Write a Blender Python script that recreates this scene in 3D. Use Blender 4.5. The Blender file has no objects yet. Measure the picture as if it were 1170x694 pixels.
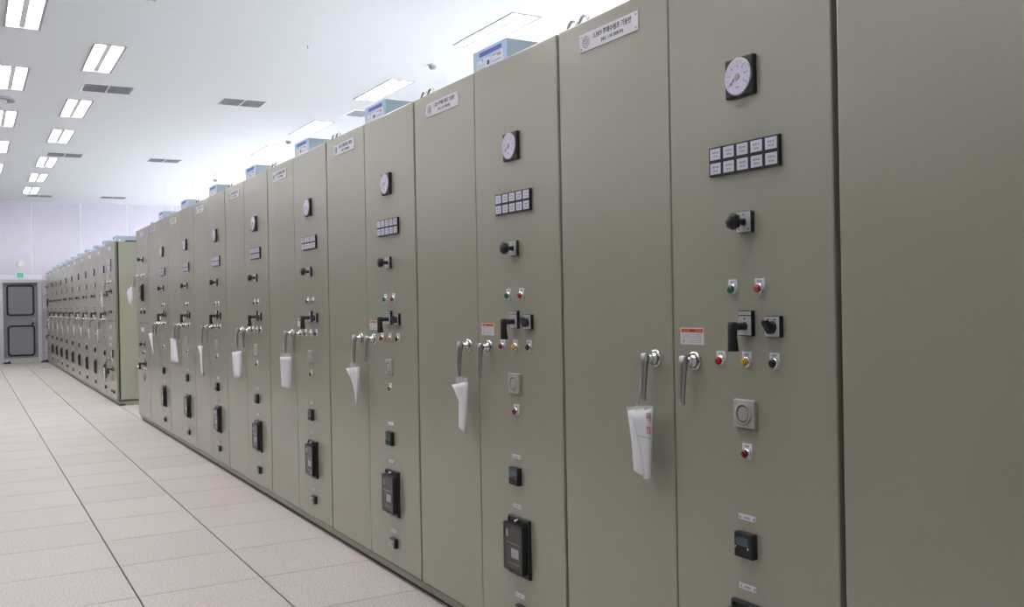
import bpy, bmesh, math, random
from mathutils import Vector, Matrix
random.seed(7)
SC = bpy.context.scene
COL = SC.collection

# ------------------------------------------------------------------ camera
H_CAM, YAW, PITCH, ROLL, FPX = 1.4066, 0.5217, -0.00242, -0.0179, 1086.84
cam_d = bpy.data.cameras.new('camera')
cam_d.sensor_fit = 'HORIZONTAL'; cam_d.sensor_width = 36.0
cam_d.lens = FPX * 36.0 / 1170.0
cam_d.clip_start = 0.05; cam_d.clip_end = 200
cam = bpy.data.objects.new('camera', cam_d); COL.objects.link(cam)
_cy, _sy, _cp, _sp, _cr, _sr = (math.cos(YAW), math.sin(YAW), math.cos(PITCH),
                                math.sin(PITCH), math.cos(ROLL), math.sin(ROLL))
_xr = Vector((_cy, -_sy, 0)); _fw = Vector((_cp * _sy, _cp * _cy, _sp)); _up = Vector((-_sp * _sy, -_sp * _cy, _cp))
_r = _cr * _xr + _sr * _up; _u = -_sr * _xr + _cr * _up
_m = Matrix((_r, _u, -_fw)).transposed().to_4x4(); _m.translation = (0, 0, H_CAM)
cam.matrix_world = _m
SC.camera = cam

# ------------------------------------------------------------------ world, exposure
world = bpy.data.worlds.new('world'); SC.world = world; world.use_nodes = True
world.node_tree.nodes['Background'].inputs[0].default_value = (0.80, 0.88, 1.0, 1)
world.node_tree.nodes['Background'].inputs[1].default_value = 13.0
LAMP_STRENGTH = 24.0
SC.view_settings.view_transform = 'Standard'
SC.view_settings.look = 'None'
SC.view_settings.exposure = 0.0
SC.view_settings.gamma = 1.0
SC.view_settings.use_curve_mapping = False

# ------------------------------------------------------------------ key dimensions
X0 = 1.8846          # front plane of the cabinet rows
W = 1.28196          # width of one starter cabinet
YB0 = 1.6292         # boundary between the two nearest cabinets
HT = 2.3778          # cabinet height
ZC = 4.30            # ceiling
YW = 28.5            # far wall
XL, XR, YN = -8.0, 8.0, -4.5
TX, TY0, TLY = 0.7046, 4.9247, 0.6423   # floor grid

# ------------------------------------------------------------------ materials
MATS = {}
def mat(name, col, rough=0.5, metal=0.0, emit=None, emit_s=0.0, spec=0.5, bump=None, alpha=1.0, coat=0.0):
    m = bpy.data.materials.new(name); m.use_nodes = True
    nt = m.node_tree; b = nt.nodes['Principled BSDF']
    b.inputs['Base Color'].default_value = (*col, 1)
    b.inputs['Roughness'].default_value = rough
    b.inputs['Metallic'].default_value = metal
    b.inputs['Specular IOR Level'].default_value = spec
    b.inputs['Alpha'].default_value = alpha
    b.inputs['Coat Weight'].default_value = coat
    if emit:
        b.inputs['Emission Color'].default_value = (*emit, 1)
        b.inputs['Emission Strength'].default_value = emit_s
    tc = nt.nodes.new('ShaderNodeTexCoord')
    nz = nt.nodes.new('ShaderNodeTexNoise'); nz.inputs['Scale'].default_value = bump[0] if bump else 60
    nt.links.new(tc.outputs['Object'], nz.inputs['Vector'])
    if bump:
        bp = nt.nodes.new('ShaderNodeBump'); bp.inputs['Strength'].default_value = bump[1]
        bp.inputs['Distance'].default_value = bump[2]
        nt.links.new(nz.outputs['Fac'], bp.inputs['Height']); nt.links.new(bp.outputs['Normal'], b.inputs['Normal'])
    elif not emit:
        # faint procedural variation of the roughness
        mr = nt.nodes.new('ShaderNodeMapRange')
        mr.inputs['To Min'].default_value = max(0.02, rough - 0.04); mr.inputs['To Max'].default_value = min(1, rough + 0.04)
        nt.links.new(nz.outputs['Fac'], mr.inputs['Value']); nt.links.new(mr.outputs['Result'], b.inputs['Roughness'])
    MATS[name] = m
    return m

def mottled(name, c0, c1, scale, rough, rnd=0.0, bump=None, detail=3.0, lo=0.35, hi=0.65, spec=0.5, large=None):
    m = mat(name, c0, rough, bump=bump, spec=spec); nt = m.node_tree; b = nt.nodes['Principled BSDF']
    tc = nt.nodes.new('ShaderNodeTexCoord')
    n = nt.nodes.new('ShaderNodeTexNoise'); n.inputs['Scale'].default_value = scale; n.inputs['Detail'].default_value = detail
    geo = nt.nodes.new('ShaderNodeNewGeometry')
    nt.links.new(geo.outputs['Position'], n.inputs['Vector'])
    cr = nt.nodes.new('ShaderNodeValToRGB')
    cr.color_ramp.elements[0].position = lo; cr.color_ramp.elements[1].position = hi
    cr.color_ramp.elements[0].color = (*c0, 1); cr.color_ramp.elements[1].color = (*c1, 1)
    nt.links.new(n.outputs['Fac'], cr.inputs['Fac'])
    out = cr.outputs['Color']
    if large:
        n2 = nt.nodes.new('ShaderNodeTexNoise'); n2.inputs['Scale'].default_value = large[0]
        nt.links.new(geo.outputs['Position'], n2.inputs['Vector'])
        mx = nt.nodes.new('ShaderNodeMix'); mx.data_type = 'RGBA'; mx.blend_type = 'MULTIPLY'
        mr = nt.nodes.new('ShaderNodeMapRange'); mr.inputs['To Min'].default_value = 1 - large[1]; mr.inputs['To Max'].default_value = 1 + large[1]
        nt.links.new(n2.outputs['Fac'], mr.inputs['Value'])
        mx.inputs['Factor'].default_value = 1.0
        nt.links.new(out, mx.inputs['A']); nt.links.new(mr.outputs['Result'], mx.inputs['B']); out = mx.outputs['Result']
    if rnd:
        oi = nt.nodes.new('ShaderNodeObjectInfo')
        mr = nt.nodes.new('ShaderNodeMapRange'); mr.inputs['To Min'].default_value = 1 - rnd; mr.inputs['To Max'].default_value = 1 + rnd
        nt.links.new(oi.outputs['Random'], mr.inputs['Value'])
        mx = nt.nodes.new('ShaderNodeMix'); mx.data_type = 'RGBA'; mx.blend_type = 'MULTIPLY'; mx.inputs['Factor'].default_value = 1.0
        nt.links.new(out, mx.inputs['A']); nt.links.new(mr.outputs['Result'], mx.inputs['B']); out = mx.outputs['Result']
    nt.links.new(out, b.inputs['Base Color'])
    return m

mottled('paint', (0.334, 0.334, 0.262), (0.349, 0.349, 0.275), 130, 0.23, bump=(420, 0.05, 0.0006), large=(0.8, 0.03), spec=1.0)
mottled('base_paint', (0.27, 0.268, 0.21), (0.29, 0.288, 0.225), 60, 0.35)
mottled('tile', (0.335, 0.292, 0.266), (0.615, 0.558, 0.522), 120, 0.55, rnd=0.03, detail=3.0, lo=0.33, hi=0.53, large=(0.7, 0.035))
mat('tile_edge', (0.075, 0.07, 0.068), 0.6)
mottled('ceiling', (0.82, 0.84, 0.865), (0.855, 0.875, 0.90), 55, 0.85, bump=(300, 0.08, 0.001))
mottled('wall', (0.70, 0.66, 0.73), (0.73, 0.69, 0.755), 3, 0.6)
mottled('wall_plain', (0.70, 0.68, 0.70), (0.74, 0.72, 0.73), 3, 0.7)
mottled('partition_grey', (0.13, 0.13, 0.115), (0.145, 0.145, 0.128), 3, 0.6)  # dark tone of the added partition
mat('wall_trim', (0.88, 0.87, 0.90), 0.5)
mat('lamp', (0.9, 0.9, 0.9), 0.4, emit=(1.0, 0.975, 0.985), emit_s=LAMP_STRENGTH)
mat('white_metal', (0.82, 0.83, 0.86), 0.4)
mat('rib', (0.80, 0.77, 0.79), 0.6)
mat('rim', (0.42, 0.41, 0.44), 0.5)
mat('grey_metal', (0.36, 0.36, 0.40), 0.45)
mat('vent_dark', (0.10, 0.105, 0.12), 0.7)
mat('vent_slat', (0.24, 0.245, 0.27), 0.5)
mat('black', (0.012, 0.013, 0.014), 0.38)
mat('black_matte', (0.016, 0.016, 0.017), 0.6)
mat('silver_plate', (0.50, 0.50, 0.51), 0.42, metal=0.25)
mat('white_plate', (0.75, 0.74, 0.80), 0.4)
mat('window_white', (0.66, 0.66, 0.76), 0.35)
mat('dial_white', (0.70, 0.67, 0.82), 0.4)
mat('ink', (0.05, 0.05, 0.07), 0.6)
mat('ink_light', (0.33, 0.33, 0.40), 0.6)
mat('ink_blue', (0.30, 0.36, 0.60), 0.6)
mat('chrome', (0.66, 0.66, 0.65), 0.22, metal=1.0)
mat('dull_chrome', (0.42, 0.42, 0.41), 0.34, metal=0.9)
mat('green', (0.01, 0.12, 0.055), 0.25, coat=0.3)
mat('red', (0.34, 0.015, 0.018), 0.25, coat=0.3)
mat('dark_red', (0.17, 0.012, 0.010), 0.25, coat=0.3)
mat('yellow', (0.66, 0.34, 0.012), 0.3, coat=0.3)
mat('buzzer', (0.40, 0.385, 0.35), 0.5)
mat('buzzer_groove', (0.09, 0.088, 0.08), 0.6)
mat('orange', (0.62, 0.11, 0.03), 0.5)
mat('sticker_white', (0.66, 0.64, 0.63), 0.5)
mat('lcd', (0.06, 0.12, 0.145), 0.15)
mat('relay_glass', (0.045, 0.045, 0.045), 0.10)
mat('relay_inner', (0.30, 0.30, 0.29), 0.3)
mat('box_teal', (0.36, 0.45, 0.50), 0.5)
mat('box_front', (0.45, 0.62, 0.86), 0.45)
mat('box_blue', (0.09, 0.13, 0.50), 0.45)
mat('box_white', (0.75, 0.78, 0.86), 0.45)
mat('print_red', (0.55, 0.34, 0.36), 0.6)
mat('paper', (0.80, 0.80, 0.84), 0.55)
mat('red_ink', (0.45, 0.04, 0.07), 0.6)
mat('string', (0.75, 0.74, 0.70), 0.8)
mat('door_grey', (0.25, 0.255, 0.275), 0.45)
mat('door_frame', (0.60, 0.60, 0.66), 0.45)
mat('rubber', (0.022, 0.022, 0.025), 0.7)
mat('exit_green', (0.02, 0.42, 0.22), 0.4, emit=(0.03, 0.55, 0.28), emit_s=0.35)
mat('exit_white', (0.85, 0.9, 0.88), 0.4)
mat('ivory', (0.80, 0.78, 0.70), 0.4)
mat('concrete', (0.48, 0.47, 0.46), 0.8)
# thin clear plastic for the tag sleeves
m = bpy.data.materials.new('plastic_film'); m.use_nodes = True; nt = m.node_tree
b = nt.nodes['Principled BSDF']; b.inputs['Base Color'].default_value = (0.85, 0.87, 0.88, 1); b.inputs['Roughness'].default_value = 0.15
nz = nt.nodes.new('ShaderNodeTexNoise'); nz.inputs['Scale'].default_value = 40
mr = nt.nodes.new('ShaderNodeMapRange'); mr.inputs['To Min'].default_value = 0.14; mr.inputs['To Max'].default_value = 0.20
nt.links.new(nz.outputs['Fac'], mr.inputs['Value']); nt.links.new(mr.outputs['Result'], b.inputs['Alpha'])
MATS['plastic_film'] = m
# window glass: clear, weak reflection
m = bpy.data.materials.new('clear_glass'); m.use_nodes = True; nt = m.node_tree; nt.nodes.clear()
o_ = nt.nodes.new('ShaderNodeOutputMaterial'); mx = nt.nodes.new('ShaderNodeMixShader'); mx.inputs[0].default_value = 0.08
tr = nt.nodes.new('ShaderNodeBsdfTransparent'); gl = nt.nodes.new('ShaderNodeBsdfGlossy'); gl.inputs['Roughness'].default_value = 0.03
nt.links.new(tr.outputs[0], mx.inputs[1]); nt.links.new(gl.outputs[0], mx.inputs[2]); nt.links.new(mx.outputs[0], o_.inputs[0])
MATS['clear_glass'] = m

# ------------------------------------------------------------------ mesh helpers
class MB:
    """collects faces with materials; build() links ONE mesh object"""
    def __init__(s): s.v = []; s.f = []; s.m = []; s.names = []; s.sm = []
    def mi(s, n):
        if n not in s.names: s.names.append(n)
        return s.names.index(n)
    def add(s, vs, fs, m, smooth=False):
        o = len(s.v); s.v += [tuple(p) for p in vs]; k = s.mi(m)
        for f in fs: s.f.append([o + i for i in f]); s.m.append(k); s.sm.append(smooth)
        return s
    def box(s, x0, x1, y0, y1, z0, z1, m):
        if x0 > x1: x0, x1 = x1, x0
        if y0 > y1: y0, y1 = y1, y0
        if z0 > z1: z0, z1 = z1, z0
        vs = [(x, y, z) for x in (x0, x1) for y in (y0, y1) for z in (z0, z1)]
        return s.add(vs, [(0, 1, 3, 2), (4, 6, 7, 5), (0, 4, 5, 1), (2, 3, 7, 6), (0, 2, 6, 4), (1, 5, 7, 3)], m)
    # ---- face space: d = out of the cabinet front, w = along the row, z = up
    def fbox(s, w0, w1, z0, z1, d0, d1, m): return s.box(-d1, -d0, w0, w1, z0, z1, m)
    def bbox(s, w0, w1, z0, z1, d0, d1, m, r=0.004, n=2):
        """block whose front edges and corners are rounded (stacked outlines)"""
        lay = [(d0, 0.0)]
        for k in range(n + 1):
            a = math.pi / 2 * k / n
            lay.append((d1 - r + r * math.sin(a), r - r * math.cos(a)))
        vs = []; N = None
        for d, ins in lay:
            ring = rrect(w0 + ins, w1 - ins, z0 + ins, z1 - ins, max(r - ins * 0.3, 0.0008), 2)
            N = len(ring); vs += [(-d, a, c) for a, c in ring]
        fs = []
        for L in range(len(lay) - 1):
            for i in range(N):
                j = (i + 1) % N; fs.append((L * N + i, L * N + j, (L + 1) * N + j, (L + 1) * N + i))
        fs.append(tuple(range((len(lay) - 1) * N, len(lay) * N)))
        fs.append(tuple(reversed(range(N))))
        return s.add(vs, fs, m)
    def disc(s, w, z, prof, m, n=20, smooth=True):
        """solid of revolution about the face normal; prof = [(d, r), ...]"""
        vs = []; fs = []
        for d, r in prof:
            for i in range(n):
                a = 2 * math.pi * i / n; vs.append((-d, w + r * math.cos(a), z + r * math.sin(a)))
        for L in range(len(prof) - 1):
            for i in range(n):
                j = (i + 1) % n; fs.append((L * n + i, L * n + j, (L + 1) * n + j, (L + 1) * n + i))
        s.add(vs, fs, m, smooth)
        o = len(s.v) - n
        s.f.append([o + i for i in range(n)]); s.m.append(s.mi(m)); s.sm.append(False)
        o2 = len(s.v) - n * len(prof)
        s.f.append([o2 + i for i in reversed(range(n))]); s.m.append(s.mi(m)); s.sm.append(False)
        return s
    def ring(s, w, z, d0, d1, r0, r1, m, n=24):
        vs = []
        for d, r in ((d0, r1), (d1, r1), (d1, r0), (d0, r0)):
            vs += [(-d, w + r * math.cos(2 * math.pi * i / n), z + r * math.sin(2 * math.pi * i / n)) for i in range(n)]
        fs = [(L * n + i, L * n + (i + 1) % n, (L + 1) % 4 * n + (i + 1) % n, (L + 1) % 4 * n + i) for L in range(4) for i in range(n)]
        return s.add(vs, fs, m, True)
    def poly(s, pts, d0, d1, m):
        """extruded outline in the face plane"""
        N = len(pts)
        vs = [(-d0, a, c) for a, c in pts] + [(-d1, a, c) for a, c in pts]
        fs = [tuple(range(N, 2 * N)), tuple(reversed(range(N)))] + [(i, (i + 1) % N, N + (i + 1) % N, N + i) for i in range(N)]
        return s.add(vs, fs, m)
    def tube(s, pts, r, m, n=8):
        P = [Vector(p) for p in pts]; vs = []
        for i, p in enumerate(P):
            t = (P[min(i + 1, len(P) - 1)] - P[max(i - 1, 0)]).normalized()
            a = Vector((0, 0, 1)) if abs(t.z) < 0.9 else Vector((1, 0, 0))
            u = t.cross(a).normalized(); v = t.cross(u)
            rr = r[i] if isinstance(r, (list, tuple)) else r
            vs += [p + rr * (math.cos(2 * math.pi * k / n) * u + math.sin(2 * math.pi * k / n) * v) for k in range(n)]
        fs = [(L * n + k, L * n + (k + 1) % n, (L + 1) * n + (k + 1) % n, (L + 1) * n + k) for L in range(len(P) - 1) for k in range(n)]
        fs += [tuple(reversed(range(n))), tuple(range((len(P) - 1) * n, len(P) * n))]
        return s.add(vs, fs, m, True)
    def mesh(s, name):
        me = bpy.data.meshes.new(name); me.from_pydata(s.v, [], s.f)
        for n in s.names: me.materials.append(MATS[n])
        me.polygons.foreach_set('material_index', s.m); me.polygons.foreach_set('use_smooth', s.sm)
        bm = bmesh.new(); bm.from_mesh(me); bmesh.ops.recalc_face_normals(bm, faces=bm.faces); bm.to_mesh(me); bm.free()
        me.update(); return me
    def build(s, name, parent=None, loc=None):
        o = bpy.data.objects.new(name, s.mesh(name)); COL.objects.link(o)
        if parent: o.parent = parent
        if loc: o.location = loc
        return o

def rrect(w0, w1, z0, z1, r, n=3):
    pts = []
    for cx, cz, a0 in ((w1 - r, z1 - r, 0), (w0 + r, z1 - r, 90), (w0 + r, z0 + r, 180), (w1 - r, z0 + r, 270)):
        for k in range(n + 1):
            a = math.radians(a0 + 90 * k / n); pts.append((cx + r * math.cos(a), cz + r * math.sin(a)))
    return pts

def empty(name, loc, rz=0):
    o = bpy.data.objects.new(name, None); COL.objects.link(o); o.location = loc; o.rotation_euler.z = rz
    o.empty_display_size = 0.1; return o
def tag(o, label=None, cat=None, group=None, kind=None):
    if label: o['label'] = label
    if cat: o['category'] = cat
    if group: o['group'] = group
    if kind: o['kind'] = kind
    return o
def copy_tree(o, parent=None, cmap=None):
    c = o.copy(); COL.objects.link(c); c.parent = parent
    for ch in cmap.get(o, []): copy_tree(ch, c, cmap)
    return c
def child_map():
    d = {}
    for o in COL.objects:
        if o.parent: d.setdefault(o.parent, []).append(o)
    return d

_tc = {}
def text_mesh(body, size, m, squeeze=1.0):
    """lettering as a thin mesh in face space (reads from the front), centred"""
    k = (body, size, m, squeeze)
    if k in _tc: return _tc[k]
    cu = bpy.data.curves.new('lettering', 'FONT'); cu.body = body; cu.size = size
    cu.align_x = 'CENTER'; cu.align_y = 'CENTER'; cu.extrude = 0.0002; cu.offset = size * 0.022; cu.resolution_u = 2
    o = bpy.data.objects.new('lettering', cu); COL.objects.link(o)
    dg = bpy.context.evaluated_depsgraph_get()
    me = bpy.data.meshes.new_from_object(o.evaluated_get(dg))
    bpy.data.objects.remove(o); bpy.data.curves.remove(cu)
    for v in me.vertices:
        x, y, z = v.co; v.co = (-z, -x * squeeze, y)
    me.materials.clear(); me.materials.append(MATS[m]); me.update()
    me.flip_normals()
    _tc[k] = me; return me
def text(body, size, m, w, z, d, parent, name='lettering', squeeze=1.0):
    o = bpy.data.objects.new(name, text_mesh(body, size, m, squeeze)); COL.objects.link(o)
    o.parent = parent; o.location = (-d, w, z); return o

ORD = ['nearest', 'second', 'third', 'fourth', 'fifth', 'sixth', 'seventh', 'eighth', 'ninth', 'tenth', 'eleventh', 'twelfth']

# ================================================================== SETTING
# ---- floor: dark pedestal slab with tiles laid on it
fl = MB().box(XL, XR, YN, YW, -0.12, -0.012, 'tile_edge').build('floor'); tag(fl, 'raised access floor of speckled pinkish grey tiles', kind='structure')
GX, GY = 0.0044, 0.0026
def tile_mb(): return MB().box(GX, 0.6 - GX, GY, TLY - GY, -0.012, 0.0, 'tile')
tile_me = tile_mb().mesh('tile')
def project(p):
    q = _m.inverted() @ Vector(p)
    if q.z > -0.05: return None
    return 585 + FPX * q.x / -q.z, 347 - FPX * q.y / -q.z
def in_view(x0, x1, y0, y1, z):
    for i in range(5):
        for j in range(5):
            p = project((x0 + (x1 - x0) * i / 4, y0 + (y1 - y0) * j / 4, z))
            if p and -5 < p[0] < 1175 and -5 < p[1] < 699: return True
    return False
rest = MB(); ntile = 0
kx0 = math.floor((XL - TX) / 0.6); kx1 = math.ceil((XR - TX) / 0.6)
ky0 = math.floor((YN - TY0) / TLY); ky1 = math.ceil((YW - TY0) / TLY)
for i in range(kx0, kx1):
    for j in range(ky0, ky1):
        x, y = TX + 0.6 * i, TY0 + TLY * j
        xa, xb, ya, yb = max(x + GX, XL), min(x + 0.6 - GX, XR), max(y + GY, YN), min(y + TLY - GY, YW)
        full = x >= XL and x + 0.6 <= XR and y >= YN and y + TLY <= YW
        seen = in_view(x, x + 0.6, y, y + TLY, 0) and (x < X0 or 12.6 < y < 14.9 and x < X0 + 0.7)
        if seen and full and ntile < 298:
            t = bpy.data.objects.new('tile', tile_me); COL.objects.link(t); t.parent = fl; t.location = (x, y, 0); ntile += 1
        elif xb > xa and yb > ya:
            rest.box(xa, xb, ya, yb, -0.012, 0.0, 'tile')
tag(rest.build('tile_field', fl), kind='stuff')

# ---- fixtures and vents (needed for the ceiling openings)
LIGHTS = []
for k, (x0, col_name) in enumerate(((0.40, 'a'), (1.28, 'b'), (4.82, 'c'), (-2.3, 'd'), (-4.6, 'e'), (-6.6, 'f'))):  # columns d, e and f are unseen, added to brighten the room
    ys = {'a': [1.15, 4.0, 6.8, 9.62, 12.72, 15.6, 18.43, 21.37, 24.2],
          'b': [2.0, 5.1, 8.1, 11.25, 14.39, 16.9, 20.1, 22.6, 25.13],
          'c': [2.0, 5.1, 8.25, 11.41, 14.51, 17.0, 20.18, 22.58, 25.0],
          'd': [2.0, 5.1, 8.25, 11.41, 14.51, 17.0, 20.18, 22.58, 25.0], 'e': [2.0, 5.1, 8.25, 11.41, 14.51, 17.0, 20.18, 22.58, 25.0], 'f': [2.0, 5.1, 8.25, 11.41, 14.51, 17.0, 20.18, 22.58, 25.0]}[col_name]
    for j, y in enumerate(ys): LIGHTS.append((x0, x0 + 0.30, y, y + 1.31, col_name, j))
VENTS = [(1.37, 1.98, 13.28, 13.76), (3.16, 3.77, 13.40, 13.86), (1.37, 1.96, 19.40, 19.86), (3.16, 3.74, 19.42, 19.87),
         (1.39, 1.97, 26.72, 27.18), (3.10, 3.70, 26.50, 26.96), (5.08, 5.68, 13.44, 13.90)]
rects = [(a, b_, c, d_) for a, b_, c, d_, *_ in LIGHTS] + VENTS
xs = sorted({XL, XR, *[r[0] for r in rects], *[r[1] for r in rects]})
ys = sorted({YN, YW, *[r[2] for r in rects], *[r[3] for r in rects]})
cm = MB()
for i in range(len(xs) - 1):
    for j in range(len(ys) - 1):
        cx, cy = (xs[i] + xs[i + 1]) / 2, (ys[j] + ys[j + 1]) / 2
        if any(r[0] < cx < r[1] and r[2] < cy < r[3] for r in rects): continue
        cm.add([(xs[i], ys[j], ZC), (xs[i + 1], ys[j], ZC), (xs[i + 1], ys[j + 1], ZC), (xs[i], ys[j + 1], ZC)], [(0, 3, 2, 1)], 'ceiling')
me = bpy.data.meshes.new('ceiling'); me.from_pydata(cm.v, [], cm.f); me.materials.append(MATS['ceiling'])
bm = bmesh.new(); bm.from_mesh(me); bmesh.ops.remove_doubles(bm, verts=bm.verts, dist=1e-5); bm.to_mesh(me); bm.free()
co = bpy.data.objects.new('ceiling', me); COL.objects.link(co); tag(co, 'flat white ceiling with fine texture', kind='structure')

# ---- walls
wb = MB().box(XL, XR, YW, YW + 0.15, 0, ZC, 'wall_trim').build('wall_back'); tag(wb, 'pale lavender panelled far wall with white joint strips', kind='structure')
DX0, DX1, DZ0, DZ1 = 0.865, 1.685, 0.13, 2.13     # door opening
seams = [1.592 + 1.2 * k for k in range(-6, 7)]
def wpanel(x0, x1, z0, z1):
    g = 0.022
    if x1 - x0 < 0.1: return
    MB().box(x0 + g, x1 - g, YW - 0.012, YW, z0 + g * 0.6, z1 - g * 0.6, 'wall').build('panel', wb)
for a, b_ in zip(seams[:-1], seams[1:]):
    a, b_ = max(a, XL), min(b_, XR)
    wpanel(a, b_, 2.34, ZC)
    if b_ <= 0.75 or a >= 1.8:
        wpanel(a, b_, 0.31, 2.34); wpanel(a, b_, 0.0, 0.31)
wpanel(0.392, 0.775, 0.0, 2.34); wpanel(1.79, 2.792, 0.31, 2.34); wpanel(1.79, 2.792, 0, 0.31)
wl = MB().box(XL - 0.15, XL, YN, YW, 0, ZC, 'wall_plain').build('wall_left')
wp = MB().box(-1.40, -1.25, -1.5, YW - 0.02, 0, 2.15, 'partition_grey').build('added_partition'); tag(wp, 'low grey green partition added unseen left of the aisle to dim the cabinet fronts', kind='structure'); tag(wl, 'plain pale left wall', kind='structure')  # unseen partition added to darken reflections in the lower cabinet fronts
wn = MB().box(XL, XR, YN - 0.15, YN, 0, ZC, 'wall_plain').build('wall_front'); tag(wn, 'plain pale wall behind the viewer', kind='structure')
# unseen right wall; its band of windows is added to let daylight in
wr = MB()
WZ0, WZ1 = 1.0, 3.5
wins = [(y_, y_ + 2.8) for y_ in (-1.0, 3.4, 7.8, 15.8, 20.0, 24.4)]
wr.box(XR, XR + 0.15, YN, YW, 0, WZ0, 'wall_plain'); wr.box(XR, XR + 0.15, YN, YW, WZ1, ZC, 'wall_plain')
yy = YN
for a, b_ in wins + [(YW, YW)]:
    if a > yy: wr.box(XR, XR + 0.15, yy, a, WZ0, WZ1, 'wall_plain')
    yy = b_
tag(wr.build('wall_right'), 'pale wall behind the cabinets with a band of added windows', kind='structure')
for n, (a, b_) in enumerate(wins):
    e = MB()
    for q0, q1 in ((a, a + 0.06), ((a + b_) / 2 - 0.03, (a + b_) / 2 + 0.03), (b_ - 0.06, b_)): e.box(XR + 0.03, XR + 0.1, q0, q1, WZ0, WZ1, 'white_metal')
    e.box(XR + 0.03, XR + 0.1, a, b_, WZ0, WZ0 + 0.06, 'white_metal'); e.box(XR + 0.03, XR + 0.1, a, b_, WZ1 - 0.06, WZ1, 'white_metal')
    w_ = e.build('window_%d' % (n + 1)); tag(w_, 'white framed window added unseen behind the cabinets for daylight', kind='structure')
    for q0, q1 in ((a + 0.06, (a + b_) / 2 - 0.03), ((a + b_) / 2 + 0.03, b_ - 0.06)):
        MB().box(XR + 0.06, XR + 0.066, q0, q1, WZ0 + 0.06, WZ1 - 0.06, 'clear_glass').build('pane', w_)

# ---- far door
dr = empty('door_1', ((DX0 + DX1) / 2, YW - 0.02, 0)); tag(dr, 'grey steel door with two black rounded gasket frames', kind='structure')
def dbox(name, x0, x1, y0, y1, z0, z1, m, parent=dr):
    o = MB().box(x0 - (DX0 + DX1) / 2, x1 - (DX0 + DX1) / 2, y0 - YW + 0.02, y1 - YW + 0.02, z0, z1, m).build(name, None)
    o.parent = parent; return o
dbox('leaf', DX0, DX1, YW - 0.045, YW - 0.013, DZ0, DZ1, 'door_grey')
fm = MB()
for x0, x1, z0, z1 in ((DX0 - 0.09, DX0, 0.0, DZ1 + 0.085), (DX1, DX1 + 0.095, 0.0, DZ1 + 0.085), (DX0, DX1, DZ1, DZ1 + 0.085)):
    fm.box(x0 - (DX0 + DX1) / 2, x1 - (DX0 + DX1) / 2, -0.13, 0.006, z0, z1, 'door_frame')
fm.build('door_frame', dr)
dbox('threshold', DX0, DX1, YW - 0.16, YW - 0.013, 0, DZ0, 'concrete')
def gasket(x0, x1, z0, z1):
    o = MB(); A = rrect(x0, x1, z0, z1, 0.09, 6); B = rrect(x0 + 0.045, x1 - 0.045, z0 + 0.045, z1 - 0.045, 0.055, 6); N = len(A)
    c = (DX0 + DX1) / 2
    vs = [(a - c, y, z) for y in (-0.025, -0.042) for R in (A, B) for a, z in R]
    fs = []
    for i in range(N):
        j = (i + 1) % N
        fs += [(2 * N + i, 2 * N + j, 3 * N + j, 3 * N + i), (i, j, 2 * N + j, 2 * N + i), (N + i, N + j, 3 * N + j, 3 * N + i)]
    o.add(vs, fs, 'rubber').build('gasket', dr)
gasket(0.945, 1.61, 1.25, 2.075); gasket(0.955, 1.615, 0.175, 1.0)
hn = MB(); c = (DX0 + DX1) / 2
hn.box(1.575 - c, 1.64 - c, -0.05, -0.02, 1.07, 1.19, 'chrome'); hn.tube([(1.61 - c, -0.05, 1.14), (1.61 - c, -0.085, 1.14), (1.50 - c, -0.09, 1.13)], 0.012, 'chrome')
hn.tube([(1.58 - c, -0.06, 1.07), (1.53 - c, -0.065, 1.0)], 0.02, 'rubber'); hn.build('door_handle', dr)

# exit sign, round signal lamp
ex = empty('exit_sign', (1.28, YW - 0.013, 2.335)); tag(ex, 'small green and white exit sign above the grey door', 'exit sign')
MB().box(-0.11, 0.11, -0.035, 0, -0.07, 0.07, 'exit_white').build('case', ex)
MB().box(-0.072, 0.072, -0.038, -0.035, -0.058, 0.058, 'exit_green').build('face', ex)
pg = MB(); pg.box(-0.035, -0.03, -0.040, -0.038, -0.04, 0.04, 'exit_white').box(0.03, 0.035, -0.040, -0.038, -0.04, 0.04, 'exit_white').box(-0.035, 0.035, -0.040, -0.038, 0.036, 0.041, 'exit_white')
pg.tube([(0.0, -0.040, 0.005), (-0.004, -0.040, -0.012), (-0.018, -0.040, -0.03)], 0.005, 'exit_white', 6).tube([(-0.002, -0.040, -0.01), (0.014, -0.040, -0.03)], 0.005, 'exit_white', 6)
pg.box(-0.004, 0.008, -0.040, -0.038, 0.01, 0.022, 'exit_white'); pg.build('pictogram', ex)
sg = empty('wall_speaker', (1.288, YW - 0.013, 2.62)); tag(sg, 'round ivory disc fixture on the wall above the exit sign', 'wall fixture')
dm = MB(); n = 20; prof = [(0.0, 0.10), (0.02, 0.10), (0.045, 0.085), (0.06, 0.05)]
vs = [(r * math.cos(2 * math.pi * i / n), -d, r * math.sin(2 * math.pi * i / n)) for d, r in prof for i in range(n)]
fs = [(L * n + i, L * n + (i + 1) % n, (L + 1) * n + (i + 1) % n, (L + 1) * n + i) for L in range(3) for i in range(n)] + [tuple(range(3 * n, 4 * n)), tuple(range(n))]
dm.add(vs, fs, 'ivory'); dm.build('dome', sg)
rm = MB(); vs = [(r * math.cos(2 * math.pi * i / n), -d, r * math.sin(2 * math.pi * i / n)) for d, r in ((0.0, 0.115), (0.012, 0.115), (0.012, 0.10), (0.0, 0.10)) for i in range(n)]
rm.add(vs, [(L * n + i, L * n + (i + 1) % n, (L + 1) % 4 * n + (i + 1) % n, (L + 1) % 4 * n + i) for L in range(4) for i in range(n)], 'white_metal'); rm.build('mounting_ring', sg)

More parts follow.
